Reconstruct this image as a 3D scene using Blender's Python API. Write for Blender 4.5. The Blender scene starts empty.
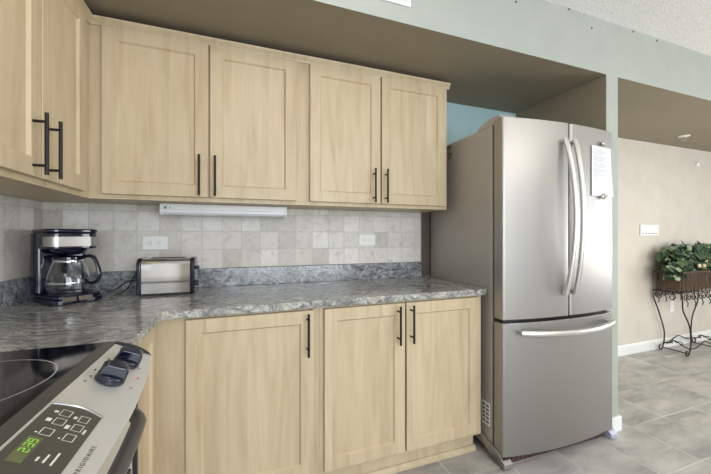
import bpy, bmesh, math, random
from mathutils import Matrix, Vector
R = math.radians
random.seed(7)
sc = bpy.context.scene
COL = sc.collection

# ------------------------------------------------------------------ camera
cam_d = bpy.data.cameras.new('camera')
cam = bpy.data.objects.new('camera', cam_d); COL.objects.link(cam)
cam.location = (0.8898, -2.019, 1.2018)
cam.rotation_euler = (R(90), 0, -0.3514)
cam_d.sensor_width = 36.0
cam_d.lens = 325.8 / 711 * 36
cam_d.shift_y = -0.0017
cam_d.clip_start = 0.02
sc.camera = cam

# ------------------------------------------------------------------ world, exposure, lights
w = bpy.data.worlds.new('world'); sc.world = w; w.use_nodes = True
w.node_tree.nodes['Background'].inputs[0].default_value = (0.78, 0.88, 1.0, 1)
w.node_tree.nodes['Background'].inputs[1].default_value = 1.6
sc.view_settings.view_transform = 'Standard'
sc.view_settings.look = 'None'
sc.view_settings.exposure = 0.12
sc.view_settings.gamma = 1.0
sc.view_settings.use_curve_mapping = False

def area(name, loc, rot, sx, sy, power, col):
    l = bpy.data.lights.new(name, 'AREA'); l.shape = 'RECTANGLE'; l.size = sx; l.size_y = sy
    l.energy = power; l.color = col
    o = bpy.data.objects.new(name, l); COL.objects.link(o)
    o.location = loc; o.rotation_euler = rot
    return o
# daylight through the patio window behind the camera and the living-room window
area('window_daylight', (1.9, -4.72, 1.35), (R(79), 0, 0), 2.4, 1.9, 80, (0.84, 0.92, 1.0))
area('window_daylight', (7.4, -2.6, 1.35), (R(90), 0, R(90)), 2.2, 1.6, 60, (0.9, 0.95, 1.0))
# kitchen ceiling light first, then point lights added as fill
def point_light(loc, power, col, rad=0.10):
    l = bpy.data.lights.new('lamp_and_fill_light', 'POINT'); l.energy = power; l.color = col; l.shadow_soft_size = rad
    o = bpy.data.objects.new('lamp_and_fill_light', l); COL.objects.link(o); o.location = loc
point_light((1.15, -1.36, 2.34), 7, (1.0, 0.97, 0.93), 0.07)
point_light((3.2, -2.7, 2.10), 24, (1.0, 0.95, 0.87))  # unseen fill light added to brighten the popcorn ceiling
point_light((4.7, -1.25, 1.05), 20, (1.0, 0.90, 0.76))   # added warm fill, out of view to the right, brightens the dropped ceiling

# ------------------------------------------------------------------ materials
def new_mat(name):
    m = bpy.data.materials.new(name); m.use_nodes = True
    nt = m.node_tree; b = nt.nodes['Principled BSDF']
    return m, nt, b
def N(nt, typ, **kw):
    n = nt.nodes.new(typ)
    for k, v in kw.items():
        if k.startswith('i_'):
            n.inputs[k[2:].replace('_', ' ')].default_value = v
        else: setattr(n, k, v)
    return n
def math_n(nt, op, a, b=None):
    n = nt.nodes.new('ShaderNodeMath'); n.operation = op
    for i, x in enumerate((a, b)):
        if x is None: continue
        if isinstance(x, (int, float)): n.inputs[i].default_value = x
        else: nt.links.new(x, n.inputs[i])
    return n.outputs[0]
def ramp(nt, fac, stops):
    r = nt.nodes.new('ShaderNodeValToRGB')
    e = r.color_ramp.elements
    while len(e) < len(stops): e.new(0.5)
    for el, (p, c) in zip(e, stops): el.position = p; el.color = (*c, 1)
    nt.links.new(fac, r.inputs[0]); return r.outputs[0]
def mix(nt, fac, a, b, mode='MIX'):
    n = nt.nodes.new('ShaderNodeMix'); n.data_type = 'RGBA'; n.blend_type = mode
    for i, x in ((0, fac), (6, a), (7, b)):
        if isinstance(x, (int, float)): n.inputs[i].default_value = x
        elif isinstance(x, tuple): n.inputs[i].default_value = (*x, 1)
        else: nt.links.new(x, n.inputs[i])
    return n.outputs[2]
def coords(nt, scale=(1, 1, 1), kind='Object', loc=(0, 0, 0)):
    tc = nt.nodes.new('ShaderNodeTexCoord'); mp = nt.nodes.new('ShaderNodeMapping')
    mp.inputs['Scale'].default_value = scale; mp.inputs['Location'].default_value = loc
    nt.links.new(tc.outputs[kind], mp.inputs[0]); return mp.outputs[0]
def noise(nt, vec, scale, detail=4, rough=0.5, dist=0.0):
    n = nt.nodes.new('ShaderNodeTexNoise'); n.inputs['Scale'].default_value = scale
    n.inputs['Detail'].default_value = detail; n.inputs['Roughness'].default_value = rough
    n.inputs['Distortion'].default_value = dist
    nt.links.new(vec, n.inputs['Vector']); return n.outputs[0]
def bump(nt, b, h, strength, dist=0.01):
    n = nt.nodes.new('ShaderNodeBump'); n.inputs['Strength'].default_value = strength
    n.inputs['Distance'].default_value = dist
    nt.links.new(h, n.inputs['Height']); nt.links.new(n.outputs[0], b.inputs['Normal'])
def flat(name, col, rough=0.5, metal=0.0, spec=0.5, var=0.04, bmp=0.0, bscale=200, **kw):
    """plain surface with faint procedural tone variation"""
    m, nt, b = new_mat(name)
    v = coords(nt)
    nf = noise(nt, v, 6, 3)
    lo = tuple(max(0, c * (1 - var)) for c in col); hi = tuple(min(1, c * (1 + var)) for c in col)
    nt.links.new(ramp(nt, nf, [(0.3, lo), (0.7, hi)]), b.inputs['Base Color'])
    b.inputs['Roughness'].default_value = rough; b.inputs['Metallic'].default_value = metal
    b.inputs['Specular IOR Level'].default_value = spec
    if bmp: bump(nt, b, noise(nt, v, bscale, 3), bmp, 0.002)
    for k, x in kw.items(): b.inputs[k.replace('_', ' ')].default_value = x
    return m

def wood_mat():
    m, nt, b = new_mat('maple_wood')
    v = coords(nt, kind='Object')
    sx = nt.nodes.new('ShaderNodeSeparateXYZ'); nt.links.new(v, sx.inputs[0])
    xy = math_n(nt, 'ADD', sx.outputs[0], sx.outputs[1])
    st = math_n(nt, 'FLOOR', math_n(nt, 'DIVIDE', xy, 0.083))
    wn = nt.nodes.new('ShaderNodeTexWhiteNoise'); wn.noise_dimensions = '1D'; nt.links.new(st, wn.inputs['W'])
    # per-stave offset so the figure breaks at glue lines
    off = nt.nodes.new('ShaderNodeCombineXYZ'); nt.links.new(math_n(nt, 'MULTIPLY', wn.outputs[0], 3.0), off.inputs[2])
    add = nt.nodes.new('ShaderNodeVectorMath'); add.operation = 'ADD'
    nt.links.new(v, add.inputs[0]); nt.links.new(off.outputs[0], add.inputs[1])
    mp = nt.nodes.new('ShaderNodeMapping'); mp.inputs['Scale'].default_value = (9, 9, 1.2); nt.links.new(add.outputs[0], mp.inputs[0])
    big = noise(nt, mp.outputs[0], 1.3, 4, 0.55, 1.2)
    mp2 = nt.nodes.new('ShaderNodeMapping'); mp2.inputs['Scale'].default_value = (70, 70, 2.2); nt.links.new(add.outputs[0], mp2.inputs[0])
    fine = noise(nt, mp2.outputs[0], 2.0, 5, 0.6)
    c = ramp(nt, big, [(0.28, (0.49, 0.385, 0.24)), (0.5, (0.58, 0.47, 0.31)), (0.74, (0.635, 0.53, 0.365))])
    c2 = ramp(nt, wn.outputs[0], [(0, (0.94, 0.93, 0.915)), (1, (1.0, 1.0, 1.0))])
    c = mix(nt, 1.0, c, c2, 'MULTIPLY')
    c3 = ramp(nt, fine, [(0.3, (0.93, 0.91, 0.88)), (0.65, (1, 1, 1))])
    c = mix(nt, 0.8, c, c3, 'MULTIPLY')
    nt.links.new(c, b.inputs['Base Color'])
    b.inputs['Roughness'].default_value = 0.42; b.inputs['Specular IOR Level'].default_value = 0.4
    return m

def granite_mat(name, sky_tint=0.0):
    m, nt, b = new_mat(name)
    v = coords(nt)
    warp = noise(nt, v, 2.3, 3, 0.5)
    w3 = nt.nodes.new('ShaderNodeTexNoise'); w3.inputs['Scale'].default_value = 3.2; w3.inputs['Detail'].default_value = 3
    nt.links.new(v, w3.inputs['Vector'])
    sc_ = nt.nodes.new('ShaderNodeVectorMath'); sc_.operation = 'SCALE'; sc_.inputs['Scale'].default_value = 0.35
    nt.links.new(w3.outputs['Color'], sc_.inputs[0])
    ad = nt.nodes.new('ShaderNodeVectorMath'); ad.operation = 'ADD'; nt.links.new(v, ad.inputs[0]); nt.links.new(sc_.outputs[0], ad.inputs[1])
    mp = nt.nodes.new('ShaderNodeMapping'); mp.inputs['Rotation'].default_value = (0.2, 0.3, R(28)); mp.inputs['Scale'].default_value = (1, 3.4, 2.2)
    nt.links.new(ad.outputs[0], mp.inputs[0])
    flow = noise(nt, mp.outputs[0], 15, 9, 0.72, 0.5)
    fleck = noise(nt, v, 120, 3, 0.6)
    base = ramp(nt, flow, [(0.30, (0.05, 0.055, 0.07)), (0.41, (0.20, 0.205, 0.21)), (0.49, (0.36, 0.35, 0.32)),
                           (0.57, (0.54, 0.52, 0.47)), (0.72, (0.66, 0.64, 0.58))])
    vein = ramp(nt, noise(nt, mp.outputs[0], 5.5, 7, 0.65, 1.2), [(0.44, (1, 1, 1)), (0.49, (0.33, 0.36, 0.42)), (0.54, (1, 1, 1))])
    c = mix(nt, 0.6, base, vein, 'MULTIPLY')
    fl = ramp(nt, fleck, [(0.38, (0.42, 0.43, 0.46)), (0.5, (1, 1, 1)), (0.66, (1.0, 0.98, 0.93))])
    c = mix(nt, 0.7, c, fl, 'MULTIPLY')
    if sky_tint: c = mix(nt, sky_tint, c, (0.62, 0.72, 0.86), 'MULTIPLY')
    nt.links.new(c, b.inputs['Base Color'])
    b.inputs['Roughness'].default_value = 0.13; b.inputs['Specular IOR Level'].default_value = 0.55
    return m

def tile_mat():
    """tumbled travertine squares, grid in (x+y, z)"""
    m, nt, b = new_mat('travertine_tiles')
    P = 0.1045; G = 0.0016
    v = coords(nt)
    s = nt.nodes.new('ShaderNodeSeparateXYZ'); nt.links.new(v, s.inputs[0])
    nz = noise(nt, v, 45, 3)
    jit = math_n(nt, 'MULTIPLY', math_n(nt, 'SUBTRACT', nz, 0.5), 0.004)
    hx = math_n(nt, 'ADD', math_n(nt, 'SUBTRACT', s.outputs[0], s.outputs[1]), 10 * P + 0.012 - 0.0)
    hx = math_n(nt, 'ADD', hx, jit)
    hz = math_n(nt, 'ADD', math_n(nt, 'SUBTRACT', s.outputs[2], 1.331), 20 * P)
    hz = math_n(nt, 'ADD', hz, jit)
    fx = math_n(nt, 'DIVIDE', hx, P); fz = math_n(nt, 'DIVIDE', hz, P)
    cx_ = math_n(nt, 'FLOOR', fx); cz_ = math_n(nt, 'FLOOR', fz)
    dx = math_n(nt, 'ABSOLUTE', math_n(nt, 'SUBTRACT', math_n(nt, 'FRACT', fx), 0.5))
    dz = math_n(nt, 'ABSOLUTE', math_n(nt, 'SUBTRACT', math_n(nt, 'FRACT', fz), 0.5))
    edge = math_n(nt, 'MAXIMUM', dx, dz)
    cid = nt.nodes.new('ShaderNodeCombineXYZ'); nt.links.new(cx_, cid.inputs[0]); nt.links.new(cz_, cid.inputs[1])
    wn = nt.nodes.new('ShaderNodeTexWhiteNoise'); wn.noise_dimensions = '3D'; nt.links.new(cid.outputs[0], wn.inputs['Vector'])
    tone = ramp(nt, wn.outputs[0], [(0.0, (0.54, 0.50, 0.45)), (0.35, (0.66, 0.625, 0.575)), (0.7, (0.71, 0.68, 0.635)), (1.0, (0.79, 0.765, 0.72))])
    cl = noise(nt, v, 22, 6, 0.65, 0.8)
    tone = mix(nt, 0.85, tone, ramp(nt, cl, [(0.28, (0.70, 0.68, 0.65)), (0.45, (0.97, 0.96, 0.95)), (0.75, (1.1, 1.1, 1.08))]), 'MULTIPLY')
    pit = ramp(nt, noise(nt, v, 70, 4, 0.7, 0.5), [(0.30, (0.62, 0.58, 0.54)), (0.38, (1, 1, 1))])
    tone = mix(nt, 0.8, tone, pit, 'MULTIPLY')
    gm = nt.nodes.new('ShaderNodeMapRange'); gm.inputs[1].default_value = 0.478; gm.inputs[2].default_value = 0.490
    nt.links.new(edge, gm.inputs[0])
    gcol = mix(nt, nz, (0.36, 0.34, 0.32), (0.74, 0.74, 0.72))
    nt.links.new(mix(nt, gm.outputs[0], tone, gcol), b.inputs['Base Color'])
    b.inputs['Roughness'].default_value = 0.5
    h = math_n(nt, 'SUBTRACT', math_n(nt, 'MULTIPLY', cl, 0.35), gm.outputs[0])
    bump(nt, b, h, 0.5, 0.0025)
    return m

def floor_mat():
    m, nt, b = new_mat('floor_tiles')
    P = 0.33
    v = coords(nt)
    s = nt.nodes.new('ShaderNodeSeparateXYZ'); nt.links.new(v, s.inputs[0])
    fx = math_n(nt, 'DIVIDE', math_n(nt, 'ADD', s.outputs[0], -1.905 + 20 * P), P)
    fy = math_n(nt, 'DIVIDE', math_n(nt, 'ADD', s.outputs[1], 0.69 + 20 * P), P)
    dx = math_n(nt, 'ABSOLUTE', math_n(nt, 'SUBTRACT', math_n(nt, 'FRACT', fx), 0.5))
    dy = math_n(nt, 'ABSOLUTE', math_n(nt, 'SUBTRACT', math_n(nt, 'FRACT', fy), 0.5))
    edge = math_n(nt, 'MAXIMUM', dx, dy)
    cid = nt.nodes.new('ShaderNodeCombineXYZ'); nt.links.new(math_n(nt, 'FLOOR', fx), cid.inputs[0]); nt.links.new(math_n(nt, 'FLOOR', fy), cid.inputs[1])
    wn = nt.nodes.new('ShaderNodeTexWhiteNoise'); nt.links.new(cid.outputs[0], wn.inputs['Vector'])
    off = nt.nodes.new('ShaderNodeVectorMath'); off.operation = 'MULTIPLY_ADD'
    nt.links.new(wn.outputs['Color'], off.inputs[0]); off.inputs[1].default_value = (0.5, 0.5, 0); nt.links.new(v, off.inputs[2])
    mp = nt.nodes.new('ShaderNodeMapping'); mp.inputs['Scale'].default_value = (1.0, 2.6, 1); mp.inputs['Rotation'].default_value = (0, 0, R(12))
    nt.links.new(off.outputs[0], mp.inputs[0])
    cl = noise(nt, mp.outputs[0], 3.2, 7, 0.62, 0.25)
    base = ramp(nt, cl, [(0.30, (0.27, 0.262, 0.255)), (0.5, (0.42, 0.405, 0.38)), (0.70, (0.56, 0.535, 0.49))])
    tint = ramp(nt, wn.outputs[0], [(0, (0.94, 0.94, 0.94)), (1, (1.05, 1.04, 1.02))])
    base = mix(nt, 1.0, base, tint, 'MULTIPLY')
    gm = nt.nodes.new('ShaderNodeMapRange'); gm.inputs[1].default_value = 0.4885; gm.inputs[2].default_value = 0.493
    nt.links.new(edge, gm.inputs[0])
    gn = ramp(nt, noise(nt, v, 2.5, 2), [(0.42, (0.42, 0.405, 0.38)), (0.6, (0.66, 0.64, 0.60))])
    nt.links.new(mix(nt, gm.outputs[0], base, gn), b.inputs['Base Color'])
    nt.links.new(ramp(nt, cl, [(0.3, (0.38,) * 3), (0.7, (0.52,) * 3)]), b.inputs['Roughness'])
    bump(nt, b, math_n(nt, 'SUBTRACT', math_n(nt, 'MULTIPLY', noise(nt, v, 14, 5), 0.3), gm.outputs[0]), 0.35, 0.002)
    return m

def steel_mat(name, col, rough, vertical=True, aniso=0.0):
    m, nt, b = new_mat(name)
    v = coords(nt, (600, 600, 2.0) if vertical else (2.0, 600, 600))
    nf = noise(nt, v, 1.0, 4, 0.6)
    nt.links.new(ramp(nt, nf, [(0.3, tuple(c * 0.96 for c in col)), (0.7, col)]), b.inputs['Base Color'])
    b.inputs['Metallic'].default_value = 1.0
    nt.links.new(ramp(nt, nf, [(0.3, (rough * 0.9,) * 3), (0.7, (rough * 1.1,) * 3)]), b.inputs['Roughness'])
    b.inputs['Anisotropic'].default_value = aniso
    return m

def popcorn_mat():
    m, nt, b = new_mat('popcorn_ceiling')
    v = coords(nt)
    vo = nt.nodes.new('ShaderNodeTexVoronoi'); vo.inputs['Scale'].default_value = 95; nt.links.new(v, vo.inputs['Vector'])
    h = math_n(nt, 'ADD', math_n(nt, 'MULTIPLY', vo.outputs['Distance'], -1.0), noise(nt, v, 160, 4, 0.7))
    nt.links.new(ramp(nt, noise(nt, v, 130, 3), [(0.3, (0.72, 0.71, 0.69)), (0.6, (0.90, 0.89, 0.87))]), b.inputs['Base Color'])
    b.inputs['Roughness'].default_value = 0.95
    bump(nt, b, h, 0.7, 0.006)
    return m

M = {}
M['wood'] = wood_mat()
M['granite'] = granite_mat('granite_slab')
M['granite_sky_tint'] = granite_mat('sky_tinted_granite_upstand', 0.6)  # granite with the sky's blue reflection mixed into its colour
M['tile'] = tile_mat()
M['floor'] = floor_mat()
M['popcorn'] = popcorn_mat()
M['sage'] = flat('pale_sage_paint', (0.375, 0.395, 0.355), 0.7, bmp=0.15, bscale=160)
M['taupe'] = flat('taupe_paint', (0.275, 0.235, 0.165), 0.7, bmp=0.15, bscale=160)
M['teal'] = flat('pale_blue_paint', (0.36, 0.52, 0.54), 0.7, bmp=0.15, bscale=160)
M['beige'] = flat('beige_wall_paint', (0.62, 0.57, 0.495), 0.75, bmp=0.15, bscale=160)
M['white'] = flat('white_trim_paint', (0.80, 0.80, 0.78), 0.45)
M['plastic_white'] = flat('white_plastic', (0.82, 0.82, 0.80), 0.35)
M['plastic_dark'] = flat('dark_slot_plastic', (0.12, 0.12, 0.12), 0.5)
M['diffuser'] = flat('frosted_white_diffuser', (0.78, 0.80, 0.84), 0.3)
M['steel'] = steel_mat('brushed_steel', (0.40, 0.385, 0.365), 0.45, aniso=0.3)
M['steel_range'] = steel_mat('brushed_range_steel', (0.76, 0.755, 0.735), 0.5, vertical=False)
M['steel_range'].node_tree.nodes['Principled BSDF'].inputs['Metallic'].default_value = 0.7
M['handle_steel'] = flat('satin_steel_handle', (0.66, 0.65, 0.62), 0.36, 1.0)
M['fridge_side'] = flat('grey_enamel_side', (0.40, 0.37, 0.335), 0.38, 0.25)
M['gasket'] = flat('dark_rubber_gasket', (0.03, 0.03, 0.035), 0.6)
M['black_bar'] = flat('dark_bronze_handle', (0.018, 0.017, 0.018), 0.38, 0.6)
M['black_gloss'] = flat('black_gloss_plastic', (0.004, 0.006, 0.022), 0.08, 0.0, 0.7)
M['black_matte'] = flat('black_plastic', (0.012, 0.012, 0.015), 0.45)
M['glass_top'] = flat('black_ceramic_glass', (0.006, 0.006, 0.010), 0.06, 0.0, 0.8)
M['ring'] = flat('printed_burner_ring', (0.55, 0.55, 0.56), 0.4)
M['rim'] = flat('dark_grey_cooktop_trim', (0.12, 0.115, 0.11), 0.35, 0.5)
M['keypad'] = flat('charcoal_keypad', (0.065, 0.06, 0.052), 0.32)
M['print_white'] = flat('white_print', (0.75, 0.75, 0.70), 0.5)
M['print_dark'] = flat('dark_print', (0.06, 0.06, 0.06), 0.5)
M['print_grey'] = flat('grey_print', (0.30, 0.30, 0.33), 0.6)
M['print_red'] = flat('red_print', (0.7, 0.10, 0.05), 0.5)
M['lcd'] = flat('green_lcd_window', (0.12, 0.14, 0.06), 0.25)
M['chrome'] = flat('polished_chrome', (0.62, 0.62, 0.64), 0.07, 1.0, var=0.01)
M['brushed_band'] = flat('brushed_band', (0.42, 0.40, 0.38), 0.35, 1.0)
M['bronze_pad'] = flat('bronze_button_pad', (0.16, 0.13, 0.10), 0.3, 0.8)
M['paper'] = flat('white_paper', (0.72, 0.72, 0.74), 0.8, var=0.01)
M['magnet'] = flat('pewter_magnet', (0.50, 0.46, 0.40), 0.35, 0.9)
M['brass'] = flat('antique_brass', (0.34, 0.27, 0.15), 0.35, 0.9)
M['iron'] = flat('wrought_iron', (0.045, 0.035, 0.03), 0.5, 0.5)
M['ivory'] = flat('cream_petals', (0.70, 0.58, 0.38), 0.7)
M['foot'] = flat('lilac_grey_foot', (0.48, 0.48, 0.60), 0.35, 0.3)
M['maroon'] = flat('dark_red_brown_grille_shade', (0.07, 0.035, 0.03), 0.5)
m, nt, b = new_mat('lit_lcd_digits'); b.inputs['Base Color'].default_value = (0.3, 0.6, 0.08, 1)
b.inputs['Emission Color'].default_value = (0.45, 0.95, 0.12, 1); b.inputs['Emission Strength'].default_value = 0.12; M['digit'] = m
m, nt, b = new_mat('clear_glass'); b.inputs['Roughness'].default_value = 0.02; b.inputs['Transmission Weight'].default_value = 1.0
b.inputs['IOR'].default_value = 1.45; b.inputs['Base Color'].default_value = (0.93, 0.95, 0.96, 1); M['glass'] = m
def leaf_mat():
    m, nt, b = new_mat('ivy_leaf')
    g = nt.nodes.new('ShaderNodeNewGeometry')
    nt.links.new(ramp(nt, g.outputs['Random Per Island'], [(0, (0.012, 0.03, 0.018)), (0.4, (0.03, 0.08, 0.035)), (0.7, (0.11, 0.18, 0.08)), (1, (0.42, 0.48, 0.32))]), b.inputs['Base Color'])
    b.inputs['Roughness'].default_value = 0.38; return m
M['leaf'] = leaf_mat()
def wicker_mat():
    m, nt, b = new_mat('brown_wicker')
    v = coords(nt)
    wv = nt.nodes.new('ShaderNodeTexWave'); wv.bands_direction = 'Z'; wv.inputs['Scale'].default_value = 45; wv.inputs['Distortion'].default_value = 1.5
    nt.links.new(v, wv.inputs['Vector'])
    nt.links.new(ramp(nt, wv.outputs['Fac'], [(0.2, (0.05, 0.03, 0.018)), (0.8, (0.24, 0.15, 0.085))]), b.inputs['Base Color'])
    b.inputs['Roughness'].default_value = 0.6; bump(nt, b, wv.outputs['Fac'], 0.7, 0.004); return m
M['wicker'] = wicker_mat()

# ------------------------------------------------------------------ mesh helpers
def box(bm, x0, x1, y0, y1, z0, z1, mi=0):
    vs = [bm.verts.new((x, y, z)) for z in (z0, z1) for y in (y0, y1) for x in (x0, x1)]
    out = []
    for f in ((0, 2, 3, 1), (4, 5, 7, 6), (0, 1, 5, 4), (2, 6, 7, 3), (0, 4, 6, 2), (1, 3, 7, 5)):
        fa = bm.faces.new([vs[i] for i in f]); fa.material_index = mi; out.append(fa)
    return vs
def prism(bm, pts, z0, z1, axis='z'):
    """extrude a closed 2D outline; axis z: pts=(x,y); y: pts=(x,z) along y; x: pts=(y,z) along x"""
    def P(p, h):
        return {'z': (p[0], p[1], h), 'y': (p[0], h, p[1]), 'x': (h, p[0], p[1])}[axis]
    a = [bm.verts.new(P(p, z0)) for p in pts]; c = [bm.verts.new(P(p, z1)) for p in pts]
    n = len(pts)
    bm.faces.new(a[::-1]); bm.faces.new(c)
    for i in range(n): bm.faces.new((a[i], a[(i + 1) % n], c[(i + 1) % n], c[i]))
    return a + c
def lathe(bm, prof, center=(0, 0, 0), n=32, axis='z', closed=True):
    rings = []
    for r, h in prof:
        ring = []
        for k in range(n):
            a = 2 * math.pi * k / n
            p = (r * math.cos(a), r * math.sin(a), h)
            if axis == 'y': p = (p[0], p[2], p[1])
            if axis == 'x': p = (p[2], p[0], p[1])
            ring.append(bm.verts.new((p[0] + center[0], p[1] + center[1], p[2] + center[2])))
        rings.append(ring)
    for a, c in zip(rings, rings[1:]):
        for k in range(n): bm.faces.new((a[k], a[(k + 1) % n], c[(k + 1) % n], c[k]))
    if closed:
        bm.faces.new(rings[0][::-1]); bm.faces.new(rings[-1])
def tube(bm, pts, r, n=8, rx=None, up=None):
    """sweep an (elliptical) section along points; r may be a list"""
    pts = [Vector(p) for p in pts]; m_ = len(pts); rings = []
    prev = None
    for i, p in enumerate(pts):
        t = (pts[min(i + 1, m_ - 1)] - pts[max(i - 1, 0)]).normalized()
        if prev is None:
            ref = Vector(up) if up else (Vector((0, 0, 1)) if abs(t.z) < 0.9 else Vector((1, 0, 0)))
        else: ref = prev
        u = (ref - t * ref.dot(t)).normalized(); prev = u; v = t.cross(u)
        rr = r[i] if isinstance(r, (list, tuple)) else r
        r2 = rr if rx is None else rx * (rr / (r[0] if isinstance(r, (list, tuple)) else r))
        rings.append([bm.verts.new(p + u * (rr * math.cos(2 * math.pi * k / n)) + v * (r2 * math.sin(2 * math.pi * k / n))) for k in range(n)])
    for a, c in zip(rings, rings[1:]):
        for k in range(n): bm.faces.new((a[k], a[(k + 1) % n], c[(k + 1) % n], c[k]))
    bm.faces.new(rings[0][::-1]); bm.faces.new(rings[-1])
def smooth_path(ctrl, per=6):
    """Catmull-Rom"""
    P = [Vector(p) for p in ctrl]; P = [2 * P[0] - P[1]] + P + [2 * P[-1] - P[-2]]; out = []
    for i in range(1, len(P) - 2):
        for k in range(per):
            t = k / per; a, b_, c, d = P[i - 1], P[i], P[i + 1], P[i + 2]
            out.append(0.5 * ((2 * b_) + (c - a) * t + (2 * a - 5 * b_ + 4 * c - d) * t * t + (3 * b_ - a - 3 * c + d) * t ** 3))
    out.append(P[-2]); return out

def BM(): return bmesh.new()
def part(name, bm, mat, parent=None, bevel=0, smooth=False, label=None, seg=2, world=False):
    if world and parent is not None:
        root = parent
        while root.parent: root = root.parent
        bm.transform(MW[root.name].inverted())
    bmesh.ops.recalc_face_normals(bm, faces=bm.faces)
    me = bpy.data.meshes.new(name); bm.to_mesh(me); bm.free()
    for mm in (mat if isinstance(mat, (list, tuple)) else [mat]): me.materials.append(M[mm] if isinstance(mm, str) else mm)
    o = bpy.data.objects.new(name, me); COL.objects.link(o)
    if parent is not None: o.parent = parent
    if smooth:
        for p in me.polygons: p.use_smooth = True
        try: me.set_sharp_from_angle(angle=R(40))
        except Exception: pass
    if bevel:
        md = o.modifiers.new('bevel', 'BEVEL'); md.width = bevel; md.segments = seg; md.limit_method = 'ANGLE'; md.angle_limit = R(40)
    if label: o['label'] = label
    return o
MW = {}
def thing(name, label, cat, loc=(0, 0, 0), rz=0.0, group=None, mat=None):
    o = bpy.data.objects.new(name, None); COL.objects.link(o)
    o.empty_display_size = 0.05
    o.location = loc; o.rotation_euler = (0, 0, rz)
    MW[o.name] = Matrix.Translation(loc) @ Matrix.Rotation(rz, 4, 'Z')
    o['label'] = label; o['category'] = cat
    if group: o['group'] = group
    return o
def tag(o, label, cat, group=None):
    o['label'] = label; o['category'] = cat
    if group: o['group'] = group
    return o
def struct(name, bm, mat, **kw):
    o = part(name, bm, mat, **kw); o['kind'] = 'structure'; return o
def copy_tree(o, parent=None):
    c = o.copy(); COL.objects.link(c); c.parent = parent
    for ch in list(o.children): copy_tree(ch, c)
    return c

# ------------------------------------------------------------------ room shell
ZC, ZS, YS = 2.510, 2.185, -0.682          # main ceiling, soffit underside, soffit front plane
XA0, XA1 = 3.006, 3.112                  # partition beside the fridge
YF = 0.138                               # far wall of the room beyond
XR, YR = 7.5, -4.8
bm = BM(); box(bm, -0.15, XR + 0.15, YR - 0.15, YF + 0.2, -0.1, 0); struct('floor', bm, 'floor')
bm = BM(); box(bm, -0.15, XR + 0.15, YR - 0.15, YF + 0.2, ZC, ZC + 0.1); struct('ceiling', bm, 'popcorn')
bm = BM(); box(bm, -0.15, 0, YR, 0.15, 0, ZC); struct('wall_left', bm, 'beige')
bm = BM(); box(bm, 0, XA1, 0, 0.15, 0, ZS); struct('wall_back', bm, 'teal')
bm = BM(); box(bm, XA1, XR, YF, YF + 0.15, 0, ZS); struct('wall_far', bm, 'beige')
# partition: pale front and right side, taupe alcove side
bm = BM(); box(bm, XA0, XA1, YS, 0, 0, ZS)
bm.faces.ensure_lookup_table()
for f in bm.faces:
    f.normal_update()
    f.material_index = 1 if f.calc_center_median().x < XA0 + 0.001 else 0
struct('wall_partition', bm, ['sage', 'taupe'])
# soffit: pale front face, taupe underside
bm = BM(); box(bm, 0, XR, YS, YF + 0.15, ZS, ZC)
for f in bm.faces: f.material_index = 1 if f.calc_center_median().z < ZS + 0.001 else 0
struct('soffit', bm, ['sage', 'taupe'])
# right wall with living-room window opening
bm = BM()
box(bm, XR, XR + 0.15, YR, -3.8, 0, ZC); box(bm, XR, XR + 0.15, -1.4, YF + 0.15, 0, ZC)
box(bm, XR, XR + 0.15, -3.8, -1.4, 0, 0.5); box(bm, XR, XR + 0.15, -3.8, -1.4, 2.2, ZC); struct('wall_right', bm, 'beige')
# rear wall with wide window opening
bm = BM()
box(bm, -0.15, 0.6, YR - 0.15, YR, 0, ZC); box(bm, 3.2, XR + 0.15, YR - 0.15, YR, 0, ZC)
box(bm, 0.6, 3.2, YR - 0.15, YR, 0, 0.35); box(bm, 0.6, 3.2, YR - 0.15, YR, 2.35, ZC); struct('wall_rear', bm, 'beige')
def window(name, x0, x1, z0, z1, y, axis):
    bm = BM(); t = 0.05
    for a0, a1, b0, b1 in ((x0, x1, z0, z0 + t), (x0, x1, z1 - t, z1), (x0, x0 + t, z0, z1), (x1 - t, x1, z0, z1), ((x0 + x1) / 2 - t / 2, (x0 + x1) / 2 + t / 2, z0, z1)):
        if axis == 'y': box(bm, a0, a1, y - 0.04, y, b0, b1)
        else: box(bm, y, y + 0.04, a0, a1, b0, b1)
    struct(name, bm, 'white')
window('window_1', 0.6, 3.2, 0.35, 2.35, YR - 0.05, 'y')
window('window_2', -3.8, -1.4, 0.5, 2.2, XR + 0.05, 'x')
# baseboards
bm = BM(); prism(bm, [(YF, 0), (YF - 0.015, 0), (YF - 0.015, 0.085), (YF - 0.006, 0.1), (YF, 0.1)], XA1, XR, 'x'); struct('baseboard_far', bm, 'white')
bm = BM(); box(bm, XA0 + 0.0, XA1 + 0.015, YS - 0.015, YS, 0, 0.09); box(bm, XA1, XA1 + 0.015, YS, YF - 0.015, 0, 0.09)
struct('baseboard_partition', bm, 'white', bevel=0.003)
# tiled backsplash areas (wall finish)
bm = BM(); box(bm, 0.008, 2.119, -0.008, 0, 1.018, 1.366); struct('wall_back_tiles', bm, 'tile')
bm = BM(); box(bm, 0, 0.008, -2.6, -0.008, 1.018, 1.366); struct('wall_left_tiles', bm, 'tile')
bm = BM(); box(bm, 2.119, 2.125, -0.009, 0, 0.915, 1.366); struct('trim_1', bm, flat('tan_grout_edge', (0.42, 0.32, 0.16), 0.6))

bm = BM(); box(bm, 2.1255, 2.25, -0.004, 0, 0.915, 1.45); struct('wall_shade_strip', bm, flat('dark_brown_painted_shade', (0.10, 0.075, 0.06), 0.6))  # wall strip coloured dark to stand for the shade beside the fridge

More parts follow.
